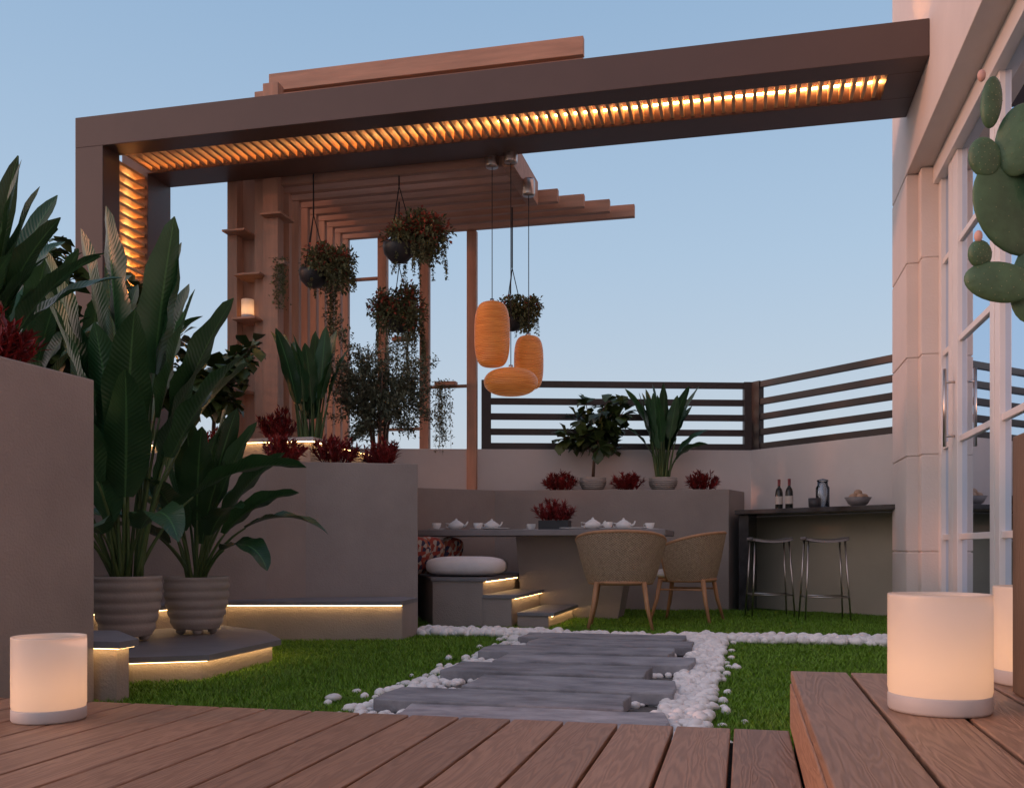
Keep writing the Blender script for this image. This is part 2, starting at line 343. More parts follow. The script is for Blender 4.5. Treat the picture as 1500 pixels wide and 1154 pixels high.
def pebbles():
    import bmesh
    bm=bmesh.new(); bmesh.ops.create_icosphere(bm,subdivisions=2,radius=1); base=np.array([v.co[:] for v in bm.verts]); fc=[tuple(v.index for v in f.verts) for f in bm.faces]; bm.free()
    mb=MB(); pts=[]
    def band(x0,x1,y0,y1,n,lay=1):
        for _ in range(n):
            pts.append((random.uniform(x0,x1),random.uniform(y0,y1),random.random()*.02*lay))
    band(-.33,-.13,3.0,7.0,1150); band(-.45,1.45,6.95,7.25,850); band(-2.42,-1.35,7.0,7.28,480); band(-1.60,-1.47,3.0,7.0,200,.3)
    band(-1.5,-.3,2.97,3.2,150,.3); band(-1.5,-.3,6.95,7.2,260,.5); band(-1.5,-1.24,3.2,7.0,240,.3)
    for i in range(7): band(-1.5,-.3,3.585+.47*i,3.68+.47*i,26,.2)
    for _ in range(25): pts.append((random.gauss(-1.66,.07),random.uniform(3,7),0)); 
    for _ in range(25): pts.append((random.gauss(-.09,.04),random.uniform(3,7),0))
    for (x,y,z) in pts:
        r=random.uniform(.014,.029) if y<6.5 else random.uniform(.02,.042); s=np.array([r*random.uniform(.9,1.35),r*random.uniform(.8,1.15),r*random.uniform(.6,.9)])
        a=random.random()*6.28; c,si=math.cos(a),math.sin(a)
        v=base*(1+.1*np.sin(base[:,[1,2,0]]*3+a))*s; vx=v[:,0]*c-v[:,1]*si; vy=v[:,0]*si+v[:,1]*c
        mb.add([(x+vx[i],y+vy[i],z+r*.6+v[i,2]) for i in range(len(v))],fc,0,True)
    mb.build('white_pebbles',[M_peb])
pebbles()

# ---------------------------------------------------------------- candles
def candle(loc,r=.107,h=.255,power=.42):
    e=empty('candle_lantern',loc)
    b=MB(); b.lathe([(r*.97,0),(r,.006),(r,.034),(r*.985,.038)],seg=48); b.build('base',[M_grey],parent=e)
    b=MB(); b.lathe([(r*.985,.038),(r*1.0,.05),(r*1.0,h-.006),(r*.995,h),(r*.97,h),(r*.965,h-.008)],seg=48,cap=False); b.build('glass',[M_frost],parent=e)
    b=MB(); b.lathe([(r*.3,.038),(r*.3,.055),(r*.27,.058)],seg=20); b.lathe([(0,.06),(.006,.068),(.004,.082),(0,.092)],seg=8,mat=1); b.build('candle',[M_china,emit('flame',(1,.6,.25),12)],parent=e)
    light('candle_light',e,(0,0,.078),power,(1,.50,.21),.012)
candle((.4165,2.304,.321)); candle((-2.076,2.585,.151)); candle((.746,2.80,.321))

# ---------------------------------------------------------------- planters / walls
def led_line(mb,pts,z,mat,r=.006,off=0):
    for p,q in zip(pts[:-1],pts[1:]): mb.seg(p,q,2*r,z-r,z+r,mat)
def lipped(name,front,back,z,lip=.03,over=.05,body=M_conc,lipm=M_concd,z0=-.004,led=True):
    mb=MB(); n=len(front); off=[]
    for i,p in enumerate(front):
        ns=[]
        for a,b in ((i-1,i),(i,i+1)):
            if 0<=a and b<n:
                dd=Vector((front[b][0]-front[a][0],front[b][1]-front[a][1])).normalized(); ns.append(Vector((-dd.y,dd.x)))
        nn=sum(ns,Vector((0,0))).normalized(); sc=1/max(.5,nn.dot(ns[0])); off.append((p[0]+nn.x*over*sc,p[1]+nn.y*over*sc))
    mb.prism(off+back,z0,z-lip,0); mb.prism(front+back,z-lip,z,1)
    if led:
        half=[((a[0]*.5+b[0]*.5),(a[1]*.5+b[1]*.5)) for a,b in zip(front,off)]
        led_line(mb,half,z-lip-.001,2,.003)
    return mb.build(name,[body,lipm,M_led])
mb=MB(); mb.box(-5.2,-2.7,2.95,3.64,-.004,1.39)
mb.box(-5.1,-2.78,3.03,3.56,1.30,1.392,1); mb.build('garden_planter',[M_conc,M_soil],bevel=.006)
lipped('garden_step',[(-3.0,3.643),(-2.58,3.643),(-2.58,3.78)],[(-2.95,4.15),(-3.2,4.1)],.275,led=True)
lipped('planter_platform',[(-3.6,4.18),(-2.94,4.23),(-2.62,4.42),(-2.64,5.25),(-3.02,5.78)],[(-3.5,6.1),(-4.0,6.0),(-4.2,4.2)],.135,over=.05)
lipped('planter_ledge',[(-4.2,4.7),(-3.95,5.15),(-3.738,5.689),(-3.572,6.294),(-2.376,6.578)],[(-2.42,7.06),(-2.6,7.2),(-3.3,6.9),(-4.3,6.0)],.29,over=.05)
blk=[(-2.507,7.318),(-3.279,6.93),(-3.46,6.64),(-3.79,6.344),(-4.06,5.92),(-4.35,4.9),(-4.6,3.7),(-7.5,3.7),(-7.5,9.4),(-3.4,9.55),(-2.9,8.4)]
mb=MB(); mb.prism(blk,-.004,1.33); inner=[(-2.7,7.40),(-3.32,7.05),(-3.55,6.72),(-3.87,6.42),(-4.16,5.92),(-4.45,4.9),(-4.7,3.8),(-7.4,3.8),(-7.4,9.3),(-3.45,9.45),(-3.0,8.4)]
mb.prism(inner,1.31,1.333,1)
mb.build('large_garden_planter',[M_conc,M_soil],bevel=.006)
lipped('upper_garden_planter',[(-6.6,7.75),(-3.6,7.75),(-3.6,9.2)],[(-6.6,9.2)],1.62,lip=.035,lipm=M_white,z0=1.334)
fr=[(-3.3,9.45),(-2.6,10.12),(-.16,10.5),(-.0,11.05)]
mb=MB(); mb.prism(fr+[(-2.85,10.38),(-3.7,9.9)],-.004,1.28); mb.prism([(-3.25,9.62),(-2.62,10.2),(-.22,10.58),(-.1,10.95),(-2.83,10.32),(-3.55,9.9)],1.27,1.283,1)
mb.build('back_garden_planter',[M_conc,M_soil],bevel=.006)
A=(-6.2,9.50); B=(-2.86,10.46); C=(.07,11.3); E=(1.75,9.56)
mb=MB(); mb.prism([A,B,C,E,(E[0]+.1,E[1]+.1),(C[0]+.03,C[1]+.2),(B[0]-.03,B[1]+.15),(A[0]-.03,A[1]+.15)],-.004,1.76)
mb.build('parapet_wall',[M_white],bevel=.004)
mb=MB()
def along(p,q,t): return (p[0]+(q[0]-p[0])*t,p[1]+(q[1]-p[1])*t)
oB=(B[0]+.0,B[1]+.07); oC=(C[0]+.02,C[1]+.09); oE=(E[0]+.05,E[1]+.05)
for z in (1.80,1.96,2.13,2.30,2.495):
    mb.seg(oB,oC,.05,z-.035,z+.035); mb.seg(oC,oE,.05,z-.035,z+.035)
for pp,qq,w in ((oB,along(oB,oC,.035),.1),(along(oB,oC,.965),oC,.1),(oC,along(oC,oE,.055),.1)):
    mb.seg(pp,qq,.075,1.762,2.535)
mb.build('metal_railing',[M_dark],bevel=.003)

# ---------------------------------------------------------------- bench, steps, table
mb=MB(); Y0,Y1=7.83,9.0
mb.prism([(-2.115,Y0),(-2.55,Y0),(-3.3,9.4),(-2.66,9.95),(-2.115,9.95)],-.004,.39)
mb.prism([(-2.07,Y0-.015),(-2.56,Y0-.015),(-3.3,9.4),(-2.66,9.95),(-2.07,9.95)],.39,.42,1)
for x0,x1,zt in ((-2.115,-1.82,.28),(-1.82,-1.51,.14)):
    mb.box(x0+.001,x1-.05,Y0,Y1,-.004,zt-.03); mb.box(x0+.001,x1,Y0-.012,Y1,zt-.03,zt,1)
for x,z in ((-2.09,.39),(-1.843,.25),(-1.533,.11)):
    mb.box(x-.004,x+.004,Y0+.02,Y1-.02,z-.006,z-.001,2)
mb.build('dining_bench_with_steps',[M_conc,M_concd,M_led],bevel=.003)
mb=MB(); mb.box(-2.95,-.66,8.45,9.5,.775,.83,1)
mb.add([(-2.05,9.02,0),(-1.14,9.02,0),(-1.14,9.45,0),(-2.05,9.45,0),(-2.05,8.75,.775),(-.98,8.75,.775),(-.98,9.45,.775),(-2.05,9.45,.775)],
              [(0,3,2,1),(4,5,6,7),(0,1,5,4),(1,2,6,5),(2,3,7,6),(3,0,4,7)],0)
mb.build('dining_table',[M_conc,M_table],bevel=.006)
def cushion(name,loc,r,m,rot=None,sq=.55):
    mb=MB(); mb.ell((0,0,0),r,0,rot,28,14,sq); return mb.build(name,[m],loc=loc)
cushion('seat_cushion',(-2.36,8.18,.51),(.34,.25,.085),M_cush,None,.62)
cushion('seat_cushion',(-2.50,8.85,.50),(.33,.3,.08),M_cush,None,.62)
for x,y,a in ((-2.76,8.35,.45),(-2.68,8.72,.3),(-2.80,8.05,.5)):
    cushion('throw_pillow',(x,y,.60),(.055,.17,.17),M_pil,Matrix.Rotation(.3,3,'Y')@Matrix.Rotation(-a,3,'Z'),.6)
def cup(x,y,s=1.0,z=.83):
    mb=MB(); mb.lathe([(0,0),(.05*s,.0),(.085*s,.012),(.08*s,.014),(.03*s,.006)],seg=20,cap=False)
    mb.lathe([(.02*s,.01),(.038*s,.03),(.045*s,.065),(.042*s,.065),(.034*s,.03),(0,.02)],seg=20,cap=False)
    mb.tube([(.043*s,0,.055),(.065*s,0,.05),(.062*s,0,.03),(.038*s,0,.028)],.004,6)
    mb.build('tea_cup',[M_china],loc=(x,y,z+.001),rotz=random.uniform(-.6,3))
def teapot(x,y,z=.83):
    mb=MB(); mb.lathe([(0,0),(.045,0),(.075,.03),(.07,.06),(.04,.078),(.038,.082),(.02,.09),(.01,.098),(.012,.104),(0,.112)],seg=24)
    mb.tube([(.065,0,.03),(.10,0,.05),(.115,0,.08)],[.014,.009,.007],8); mb.tube([(-.068,0,.06),(-.105,0,.065),(-.10,0,.03),(-.07,0,.025)],.005,6)
    mb.build('teapot',[M_china],loc=(x,y,z+.001),rotz=random.uniform(-.4,.4))
def plate(x,y,z=.83):
    mb=MB(); mb.lathe([(0,0),(.08,0),(.125,.014),(.12,.017),(.078,.004),(0,.004)],seg=28); mb.build('plate',[M_china],loc=(x,y,z+.001))
teapot(-2.62,8.75);cup(-2.40,8.72);cup(-2.78,8.65);teapot(-2.33,8.95);plate(-2.45,9.15);plate(-2.2,8.62);teapot(-1.33,8.72);cup(-1.18,8.62);teapot(-1.08,8.95);plate(-1.2,9.1);plate(-1.5,8.65);plate(-.95,8.7);cup(-.85,9.05);cup(-2.0,9.2)

def chair(loc,rot):
    e=empty('wicker_armchair',loc,rot); mb=MB(); na,nz=44,10; am=R(118)
    def P(a,t,off):
        k=abs(a)/am; top=.80-.13*k**2.2; bot=.38
        z=bot+(top-bot)*t; r=.26+.10*t**.8+off; return (r*math.sin(a)*1.04,-r*math.cos(a)*.95,z)
    for off,fl in ((0,0),(-.022,1)):
        vs=[];fs=[];uv=[]
        for i in range(na+1):
            a=-am+2*am*i/na
            for j in range(nz+1): vs.append(P(a,j/nz,off)); uv.append((i/na,j/nz*.8))
        for i in range(na):
            for j in range(nz):
                q=(i*(nz+1)+j,(i+1)*(nz+1)+j,(i+1)*(nz+1)+j+1,i*(nz+1)+j+1); fs.append(q if not fl else q[::-1])
        mb.add(vs,fs,0,True,uv)
    rim=[P(-am,0,-.011)]+[P(-am,j/4,-.011) for j in range(1,4)]+[P(-am+2*am*i/na,1,-.011) for i in range(na+1)]+[P(am,j/4,-.011) for j in (3,2,1,0)]
    mb.tube(rim,.015,8,1); mb.tube([P(-am+2*am*i/na,0,-.011) for i in range(na+1)],.012,6,1)
    mb.build('wicker_back',[M_wick,M_leg],parent=e)
    mb=MB(); mb.lathe([(0,.365),(.24,.365),(.265,.38),(.26,.40),(0,.40)],seg=32,mat=0); mb.build('seat_frame',[M_leg],parent=e)
    mb=MB(); mb.ell((0,.02,.44),(.25,.26,.045),0,None,28,10,.6); mb.build('seat_pad',[M_cush],parent=e)
    mb=MB()
    for sx in (-1,1):
        for sy in (-1,1): mb.tube([(sx*.19,sy*.19,.39),(sx*.215,sy*.22,.2),(sx*.26,sy*.27,0)],[.022,.018,.012],8)
        mb.tube([(sx*.205,-.2,.30),(sx*.205,.2,.30)],.009,6)
    mb.build('legs',[M_leg],parent=e)
chair((-1.0,8.09,0),R(6)); chair((-.50,8.88,0),R(78))

mb=MB(); f0=(-.10,10.38); f1=(1.30,9.22)
mb.prism([f0,f1,(1.6,9.2),(1.6,9.66),(.1,11.2),(.04,11.2)],1.01,1.055,0)
mb.prism([(-.06,10.44),(.04,10.36),(.13,11.1),(.07,11.15)],0,1.01,0)
mb.build('bar_counter',[M_marble],bevel=.004)
mb=MB(); mb.seg((.14,11.16),(1.62,9.63),.03,-.002,1.005); mb.build('bar_back_panel',[M_beige])
def stool(loc,rot):
    mb=MB(); vs=[];fs=[];n=10;m=6;S=.205
    for k,zz in ((0,0),(1,-.03)):
        for i in range(n+1):
            for j in range(m+1):
                x=-1+2*i/n;y=-1+2*j/m; cx=math.copysign(abs(x)**.9,x); vs.append((cx*S*(1-.08*y*y),y*.17*(1-.1*x*x),.745+.022*x*x+zz))
    o=(n+1)*(m+1)
    for i in range(n):
        for j in range(m):
            a=i*(m+1)+j; fs.append((a,a+m+1,a+m+2,a+1)); b=a+o; fs.append((b,b+1,b+m+2,b+m+1))
    for i in range(n):
        for j in (0,m):
            a=i*(m+1)+j; fs.append((a,a+m+1,a+m+1+o,a+o))
    for j in range(m):
        for i in (0,n):
            a=i*(m+1)+j; fs.append((a,a+1,a+1+o,a+o))
    mb.add(vs,fs,0,True)
    for sx in (-1,1):
        for sy in (-1,1): mb.tube([(sx*.16,sy*.12,.735),(sx*.2,sy*.18,0)],.008,8,1)
    q=[(-.188,-.163,.22),(.188,-.163,.22),(.188,.163,.22),(-.188,.163,.22)]
    for i in range(4): mb.tube([q[i],q[(i+1)%4]],.007,6,1)
    mb.build('bar_stool',[M_table,M_chrome],loc=loc,rotz=rot)
stool((.235,9.74,0),R(10)); stool((.715,9.42,0),R(6))
def bottle(x,y):
    mb=MB(); mb.lathe([(0,0),(.036,0),(.038,.01),(.038,.17),(.03,.20),(.014,.225),(.013,.29),(.015,.292),(.015,.30),(0,.30)],seg=20)
    mb.lathe([(.0385,.05),(.0385,.13)],seg=20,mat=1,cap=False); mb.lathe([(.0145,.235),(.0155,.302),(0,.303)],seg=16,mat=2,cap=False)
    mb.build('wine_bottle',[M_wine,M_label,M_winer],loc=(x,y,1.056))
bottle(.34,10.26); bottle(.436,10.18)
mb=MB(); mb.lathe([(0,0),(.06,0),(.066,.01),(.066,.2),(.05,.225),(.05,.26),(.045,.26),(.045,.22),(.06,.2),(.06,.012),(0,.01)],seg=28,cap=False); mb.lathe([(0,.262),(.055,.262),(.055,.275),(.02,.285),(0,.29)],seg=24,mat=0); mb.build('glass_jar',[M_jar],loc=(.747,10.05,1.056))
mb=MB(); mb.lathe([(0,0),(.05,0),(.058,.01),(.06,.09),(.055,.09),(.05,.015),(0,.012)],seg=24,cap=False); mb.build('dark_bowl',[M_potd],loc=(.66,9.86,1.056))
mb=MB(); mb.lathe([(0,0),(.05,0),(.09,.03),(.125,.09),(.12,.09),(.085,.035),(0,.012)],seg=32,cap=False)
for a in range(5): mb.ell((.055*math.cos(a*1.257),.055*math.sin(a*1.257),.09),(.04,.04,.036),1)
mb.ell((0,0,.13),(.04,.038,.036),1); mb.build('fruit_bowl',[M_table,M_fruit],loc=(1.05,9.80,1.056))

# ---------------------------------------------------------------- pergola
mb=MB(); zt,zb=4.49,4.22; xl,xr=-5.795,1.298
mb.box(xl,xr,7.55,7.79,zb,zt); mb.box(xl,xr,8.22,8.60,zb,zt); mb.box(1.05,xr,7.79,8.22,zb,zt)
mb.box(xl,xl+.28,7.55,7.79,-.004,zb-.0); mb.box(xl,xl+.28,8.22,8.60,-.004,zb)
x=xl+.30
while x<1.03: mb.box(x,x+.028,7.79,8.22,zb+.02,zb+.12,1); x+=.083
z=1.5
while z<4.25: mb.box(xl+.10,xl+.25,7.79,8.22,z,z+.028,1); z+=.092
mb.box(xl+.30,1.05,8.20,8.217,zb+.135,zb+.15,2)
mb.box(xl+.05,xl+.065,8.19,8.215,1.5,zb,2)
mb.build('pergola',[M_frame,M_slat,M_ledo],bevel=.004)

# ---------------------------------------------------------------- wooden trellis
e=empty('wooden_trellis'); mb=MB()
XL=-4.43
ys=[8.70+.21*i for i in range(9)]
for i,y in enumerate(ys):
    xr_=-2.14 if y<9.6 else -1.84+(y-9.75)*1.12
    mb.box(XL-.05,xr_,y-.035,y+.035,4.17,4.30,1)
    if i>0: mb.box(XL-.05,XL+.05,y-.03,y+.03,1.33,4.17,0)
mb.box(-2.139,-2.03,8.6,9.66,4.12,4.36,1)
mb.box(-2.6,-2.5,8.6,10.2,4.302,4.36,1)
mb.box(-4.52,-4.36,8.60,8.72,1.6,5.14,0)
mb.box(-4.64,-4.525,8.66,8.70,1.6,5.10,0); mb.box(-4.90,-4.62,8.80,8.84,1.6,5.05,0); mb.box(-4.91,-4.805,8.62,8.74,1.6,4.9,0)
for x0,x1,z in ((-4.90,-4.66,3.73),(-4.78,-4.5,3.30),(-4.80,-4.55,2.88),(-4.5,-4.28,3.86),(-4.9,-4.7,2.2)):
    mb.box(x0,x1,8.50,8.798,z-.02,z,1)
for k in range(4):
    y=8.8+.25*k; mb.box(-4.56+.0*k,-1.43-.05*k,y,y+.07,5.16,5.33,1)
mb.box(-4.8,-1.5,8.88,9.62,5.06,5.158,1); mb.box(-4.98,-4.0,8.9,9.5,4.96,5.058,1)
mb.box(-4.47,-4.37,9.3,9.4,4.3,5.06,0); mb.box(-2.6,-2.5,9.3,9.4,4.362,5.06,0); mb.box(-2.6,-2.5,8.9,8.99,4.362,5.06,0)
for x in (-4.49,-3.99,-3.49,-2.94):
    mb.box(x-.055,x+.055,10.40,10.47,1.2,4.17,0)
for x0,x1,z in ((-4.43,-4.05,3.72),(-4.43,-4.05,2.5),(-3.44,-3.0,2.46),(-4.9,-4.54,3.2),(-3.93,-3.55,2.0)):
    mb.box(x0,x1,10.405,10.46,z-.015,z+.015,1)
mb.build('frame',[M_wood,M_woodh],bevel=.004,parent=e)
candle((-4.69,8.62,2.881),.06,.19,.3)

# ---------------------------------------------------------------- pendants
def pendant(x,y,z,r,h,sq,zc=4.15):
    e=empty('pendant_lamp',(x,y,0)); mb=MB(); prof=[]
    for i in range(33):
        a=-math.pi/2+math.pi*i/32; cs,sn=math.cos(a),math.sin(a)
        prof.append((r*max(0.0,cs)**sq if 0<i<32 else 0.02,h/2*math.copysign(abs(sn)**(.75 if sq<.6 else 1),sn)))
    mb.lathe(prof,(0,0,z),40); mb.build('shade',[M_pend],parent=e)
    mb=MB(); mb.tube([(0,0,z+h/2),(0,0,zc)],.004,6,0); mb.lathe([(.055,zc-.02),(.06,zc+.0),(.06,zc+.12),(.05,zc+.14)],seg=20,mat=1); mb.lathe([(.02,z+h/2-.01),(.02,z+h/2+.03)],seg=12,mat=1); mb.build('cord_and_canopy',[M_rope,M_chrome],parent=e)
pendant(-2.24,8.62,2.61,.163,.59,.45); pendant(-1.98,8.99,2.41,.14,.50,.45,4.0); pendant(-2.05,8.56,2.16,.245,.245,.75)

# ---------------------------------------------------------------- plants
def rdir(up=0.0):
    while True:
        v=Vector((random.uniform(-1,1),random.uniform(-1,1),random.uniform(-1,1)))
        if .1<v.length<1: v.normalize(); v.z+=up; return v.normalized()
def red_plant(x,y,z,r=.19,h=.2,pot=False,name='red_leaf_plant'):
    mb=MB()
    if pot: mb.box(-.14,.14,-.09,.09,0,.09,1); z0=.08
    else: z0=0
    for k in range(36):
        a=random.random()*6.283; q=random.random()**.6; tip=Vector((math.cos(a)*r*.95*q,math.sin(a)*r*.95*q,z0+h*(.95-.5*q*q)*random.uniform(.65,1.0)))
        b=Vector((tip.x*.5,tip.y*.5,z0-.01)); mb.tube([b,tip],.004,4,0)
        dd=(tip-b).normalized()
        for j in range(26):
            t=random.uniform(.15,1.02); pt=b.lerp(tip,t); l=(dd*random.uniform(.6,1.2)+rdir()*.8); mb.leaf(pt,l,random.uniform(.04,.07)*r/.19,.015*r/.19,0)
    mb.build(name,[M_red,M_potd],loc=(x,y,z))
for x,y,z in ((-3.45,6.88,1.333),(-3.13,7.14,1.333),(-2.82,7.38,1.333)): red_plant(x,y,z,.2,.22)
for x,y in ((-1.93,10.36),(-1.22,10.50),(-.44,10.62)): red_plant(x,y,1.283,.2,.2)
red_plant(-1.72,8.95,.831,.2,.22,True)
red_plant(-2.95,3.33,1.392,.2,.25); red_plant(-3.25,3.15,1.392,.2,.25); red_plant(-4.05,8.0,1.62,.22,.3)
red_plant(-3.95,6.75,1.333,.2,.25)

def ribpot(x,y,z,r=.19,h=.33,feet=True,name='ribbed_plant_pot',m=M_pot):
    mb=MB(); z0=.035 if feet else 0; prof=[(0,z0),(r*.72,z0)]
    nr=5
    for i in range(nr*6+1):
        t=i/(nr*6); rr=r*(.74+.26*math.sin(min(1,t*1.15)*math.pi*.5)); prof.append((rr+.009*abs(math.sin(t*nr*math.pi)),z0+.01+t*(h-.04)))
    prof+=[(r*1.03,z0+h-.02),(r*1.03,z0+h),(r*.9,z0+h),(r*.88,z0+h-.04),(0,z0+h-.04)]
    mb.lathe(prof,seg=40,cap=False); mb.lathe([(0,z0+h-.035),(r*.88,z0+h-.035)],seg=24,mat=1,cap=False)
    if feet:
        for a in range(4): mb.ell((r*.5*math.cos(a*1.57+.6),r*.5*math.sin(a*1.57+.6),.022),(.03,.03,.024))
    return mb.build(name,[m,M_soil],loc=(x,y,z))
ribpot(-3.446,4.936,.136,.185,.34); ribpot(-3.33,5.477,.136,.19,.32)

def strel(name,loc,leaves,spread=.05):
    mb=MB()
    for l in leaves:
        az,e0,e1,Lp,Lb,W=l[:6]; roll=l[6] if len(l)>6 else random.uniform(-35,35)
        a=R(az); b=(math.cos(a)*spread*random.random(),math.sin(a)*spread*random.random(),0)
        mb.bigleaf(b,az,e0,e1,Lp,Lb,W,0,1,roll)
    mb.build(name,[M_stem,M_ban],loc=loc)
strel('bird_of_paradise_plant',(-3.446,4.936,.47),[
 (205,89,85,1.25,.9,.24,35),(200,85,68,1.05,.9,.25,30),(10,88,80,1.2,.9,.25,-40),(15,82,60,.9,.85,.25,-30),(190,88,78,1.15,.9,.22,50),(40,88,76,1.15,.85,.22,40),
 (215,78,40,.85,.85,.26,20),(190,74,20,.75,.8,.25),(-10,78,38,.75,.75,.25),(-60,84,55,.75,.8,.27,25),(-95,80,25,.6,.75,.27,-20),
 (-130,82,45,.75,.8,.26),(100,82,50,1.0,.8,.24),(60,78,35,.85,.8,.24),(150,80,45,1.0,.8,.24),(30,70,-10,.6,.7,.22),
 (-35,66,-50,.4,.65,.22,20),(-75,66,-65,.38,.55,.22,10),(185,65,-20,.55,.7,.22),(225,70,0,.6,.75,.24),(-5,84,66,.95,.75,.24,50),(240,84,60,.9,.75,.23,-40),
 (-110,66,-50,.35,.5,.2),(140,85,66,1.2,.8,.24,40),(75,86,70,1.1,.75,.23),(-80,86,72,.65,.8,.26,10),(-45,80,50,.5,.75,.25,-20),(-140,84,66,.95,.8,.25,15),(20,84,60,.6,.75,.24,20),(-100,84,60,.35,.65,.22,20),(200,80,40,.4,.65,.22)],.09)
strel('bird_of_paradise_plant',(-3.33,5.477,.45),[
 (10,88,76,.45,.68,.2,30),(20,80,58,.4,.68,.2,-30),(25,74,35,.4,.6,.19),(0,70,5,.35,.55,.19),(15,68,-40,.45,.55,.17,10),(-20,60,-60,.3,.48,.18),
 (195,84,60,.45,.65,.2,30),(185,74,20,.4,.6,.18),(210,66,-20,.4,.5,.18),(-60,82,50,.4,.62,.21,25),(-90,76,10,.35,.55,.22,-15),(-120,68,-30,.3,.5,.18),
 (100,82,50,.5,.6,.18),(60,76,30,.45,.55,.18),(150,80,50,.5,.6,.18),(-40,70,-10,.35,.5,.19),(5,84,66,.5,.62,.18,-50),(-75,86,68,.45,.62,.2,20),(-20,82,55,.25,.55,.18,20),(-140,80,45,.3,.55,.18),(5,86,74,.35,.66,.2,-20),(-30,84,64,.35,.6,.2,30)],.06)
strel('bird_of_paradise_plant',(-3.25,3.55,1.39),[
 (15,86,66,.25,.62,.15,40),(20,80,50,.2,.6,.15,-30),(30,74,30,.15,.6,.14),(10,70,20,.2,.55,.15),(100,84,70,.3,.65,.15,40),(60,80,60,.25,.7,.15,40),(190,80,40,.3,.6,.15),
 (-60,82,55,.15,.5,.14),(-30,72,30,.12,.5,.14),(0,84,74,.2,.75,.14,50),(45,68,15,.2,.6,.15),(80,76,35,.3,.6,.15),(25,88,76,.2,.8,.14,-50),(5,74,38,.1,.55,.14,20)],.15)
strel('banana_plant',(-3.72,7.96,1.60),[(az,random.uniform(80,89),random.uniform(58,80),random.uniform(.2,.45),random.uniform(.5,.68),.16,random.choice((-40,40))) for az in range(0,360,18)],.12)
strel('banana_plant',(-4.75,5.6,1.33),[(az,random.uniform(76,88),random.uniform(20,70),random.uniform(.4,.8),random.uniform(.6,.8),.22) for az in range(0,360,26)],.1)
strel('banana_plant',(-4.85,6.6,1.33),[(az,random.uniform(78,89),random.uniform(30,78),random.uniform(.3,.85),random.uniform(.6,.8),.21) for az in range(0,360,20)],.15)
ribpot(-.86,10.68,1.283,.15,.14,False,'plant_pot'); strel('banana_plant',(-.86,10.68,1.39),[(az+random.uniform(-8,8),random.uniform(80,88),random.uniform(50,78),random.uniform(.3,.5),random.uniform(.45,.62),.13,random.choice((-40,40))) for az in range(0,360,15)]+[(20,75,20,.3,.45,.12),(200,76,25,.3,.45,.12),(10,72,0,.25,.4,.12)],.07)

def fig(name,loc,h,r,n,L,trunk=.02,z0=.3,stems=7,m=M_fig):
    mb=MB(); tips=[]
    top=Vector((.03,.02,h*.55)); mb.tube([(0,0,0),(.015,.01,h*.3),top],[trunk,trunk*.8,trunk*.6],8,0)
    for k in range(stems):
        a=k*2.4+random.uniform(-.3,.3); b=Vector((0,0,0)).lerp(top,random.uniform(.5,1)); q=random.uniform(.35,1)
        t=Vector((math.cos(a)*r*q*.85,math.sin(a)*r*q*.85,h*random.uniform(z0+.25,.97)*(1-.12*q)))
        mid=b.lerp(t,.5)+Vector((0,0,.04)); mb.tube([b,mid,t],[trunk*.5,trunk*.35,trunk*.2],5,0); tips+= [(b,mid,t)]
    for i in range(n):
        b,mid,t=random.choice(tips); u=random.uniform(.3,1.05); p=b.lerp(mid,u*2) if u<.5 else mid.lerp(t,(u-.5)*2)
        d_=rdir(.1)+(p-Vector((0,0,h*.6))).normalized()*.5; d_.z-=.15
        l=L*random.uniform(.6,1.15); ql=d_.normalized(); side=ql.cross(Vector((random.uniform(-.3,.3),random.uniform(-.3,.3),1))).normalized(); nn=side.cross(ql)
        p=p+ql*.02; w=l*.36; vs=[p,p+ql*l*.3+side*w*.7+nn*.1*w,p+ql*l*.7+side*w+nn*.15*w,p+ql*l-nn*.15*l,p+ql*l*.7-side*w+nn*.15*w,p+ql*l*.3-side*w*.7+nn*.1*w,p+ql*l*.4,p+ql*l*.75-nn*.04*l]
        mb.add(vs,[(0,1,6),(1,2,7,6),(2,3,7),(7,3,4),(6,7,4,5),(0,6,5)],1,True)
    mb.build(name,[M_bark,m],loc=loc)
ribpot(-1.6,10.5,1.283,.14,.14,False,'plant_pot'); fig('fiddle_leaf_fig',(-1.6,10.5,1.38),1.0,.42,360,.16,stems=15,z0=.12)
fig('fiddle_leaf_fig',(-4.3,7.3,1.33),1.25,.55,420,.17,stems=16,z0=.1)
fig('fiddle_leaf_fig',(-4.95,7.15,1.33),1.6,.65,420,.17,stems=16,z0=.1)
fig('fiddle_leaf_fig',(-5.1,6.3,1.33),1.8,.65,420,.16,stems=16,z0=.1)

def olive(loc,h,r):
    mb=MB(); tips=[]
    for k in range(5):
        a=k*1.3; b=Vector((math.cos(a)*.03,math.sin(a)*.03,0)); m1=Vector((math.cos(a)*.09,math.sin(a)*.09,h*.33)); t=Vector((math.cos(a)*r*.5,math.sin(a)*r*.5,h*.66))
        mb.tube([b,m1,t],[.016,.012,.006],6,0)
        for j in range(14):
            q=m1.lerp(t,random.uniform(0,1)); e_=q+Vector((random.uniform(-1,1)*r*.85,random.uniform(-1,1)*r*.85,random.uniform(-.16,.34)*h)); mb.tube([q,q.lerp(e_,.5)+Vector((0,0,.03)),e_],[.005,.003,.0015],4,0); tips.append((q,e_))
    for i in range(12000):
        q,e_=random.choice(tips); p=q.lerp(e_,random.random()**.6*1.05)+rdir()*random.random()*.10; dd=(e_-q).normalized()*.6+rdir()*.8; mb.leaf(p,dd,random.uniform(.028,.055),.02,1)
    mb.build('olive_tree',[M_bark,M_olive],loc=loc)
olive((-3.27,8.45,1.33),1.38,.5)

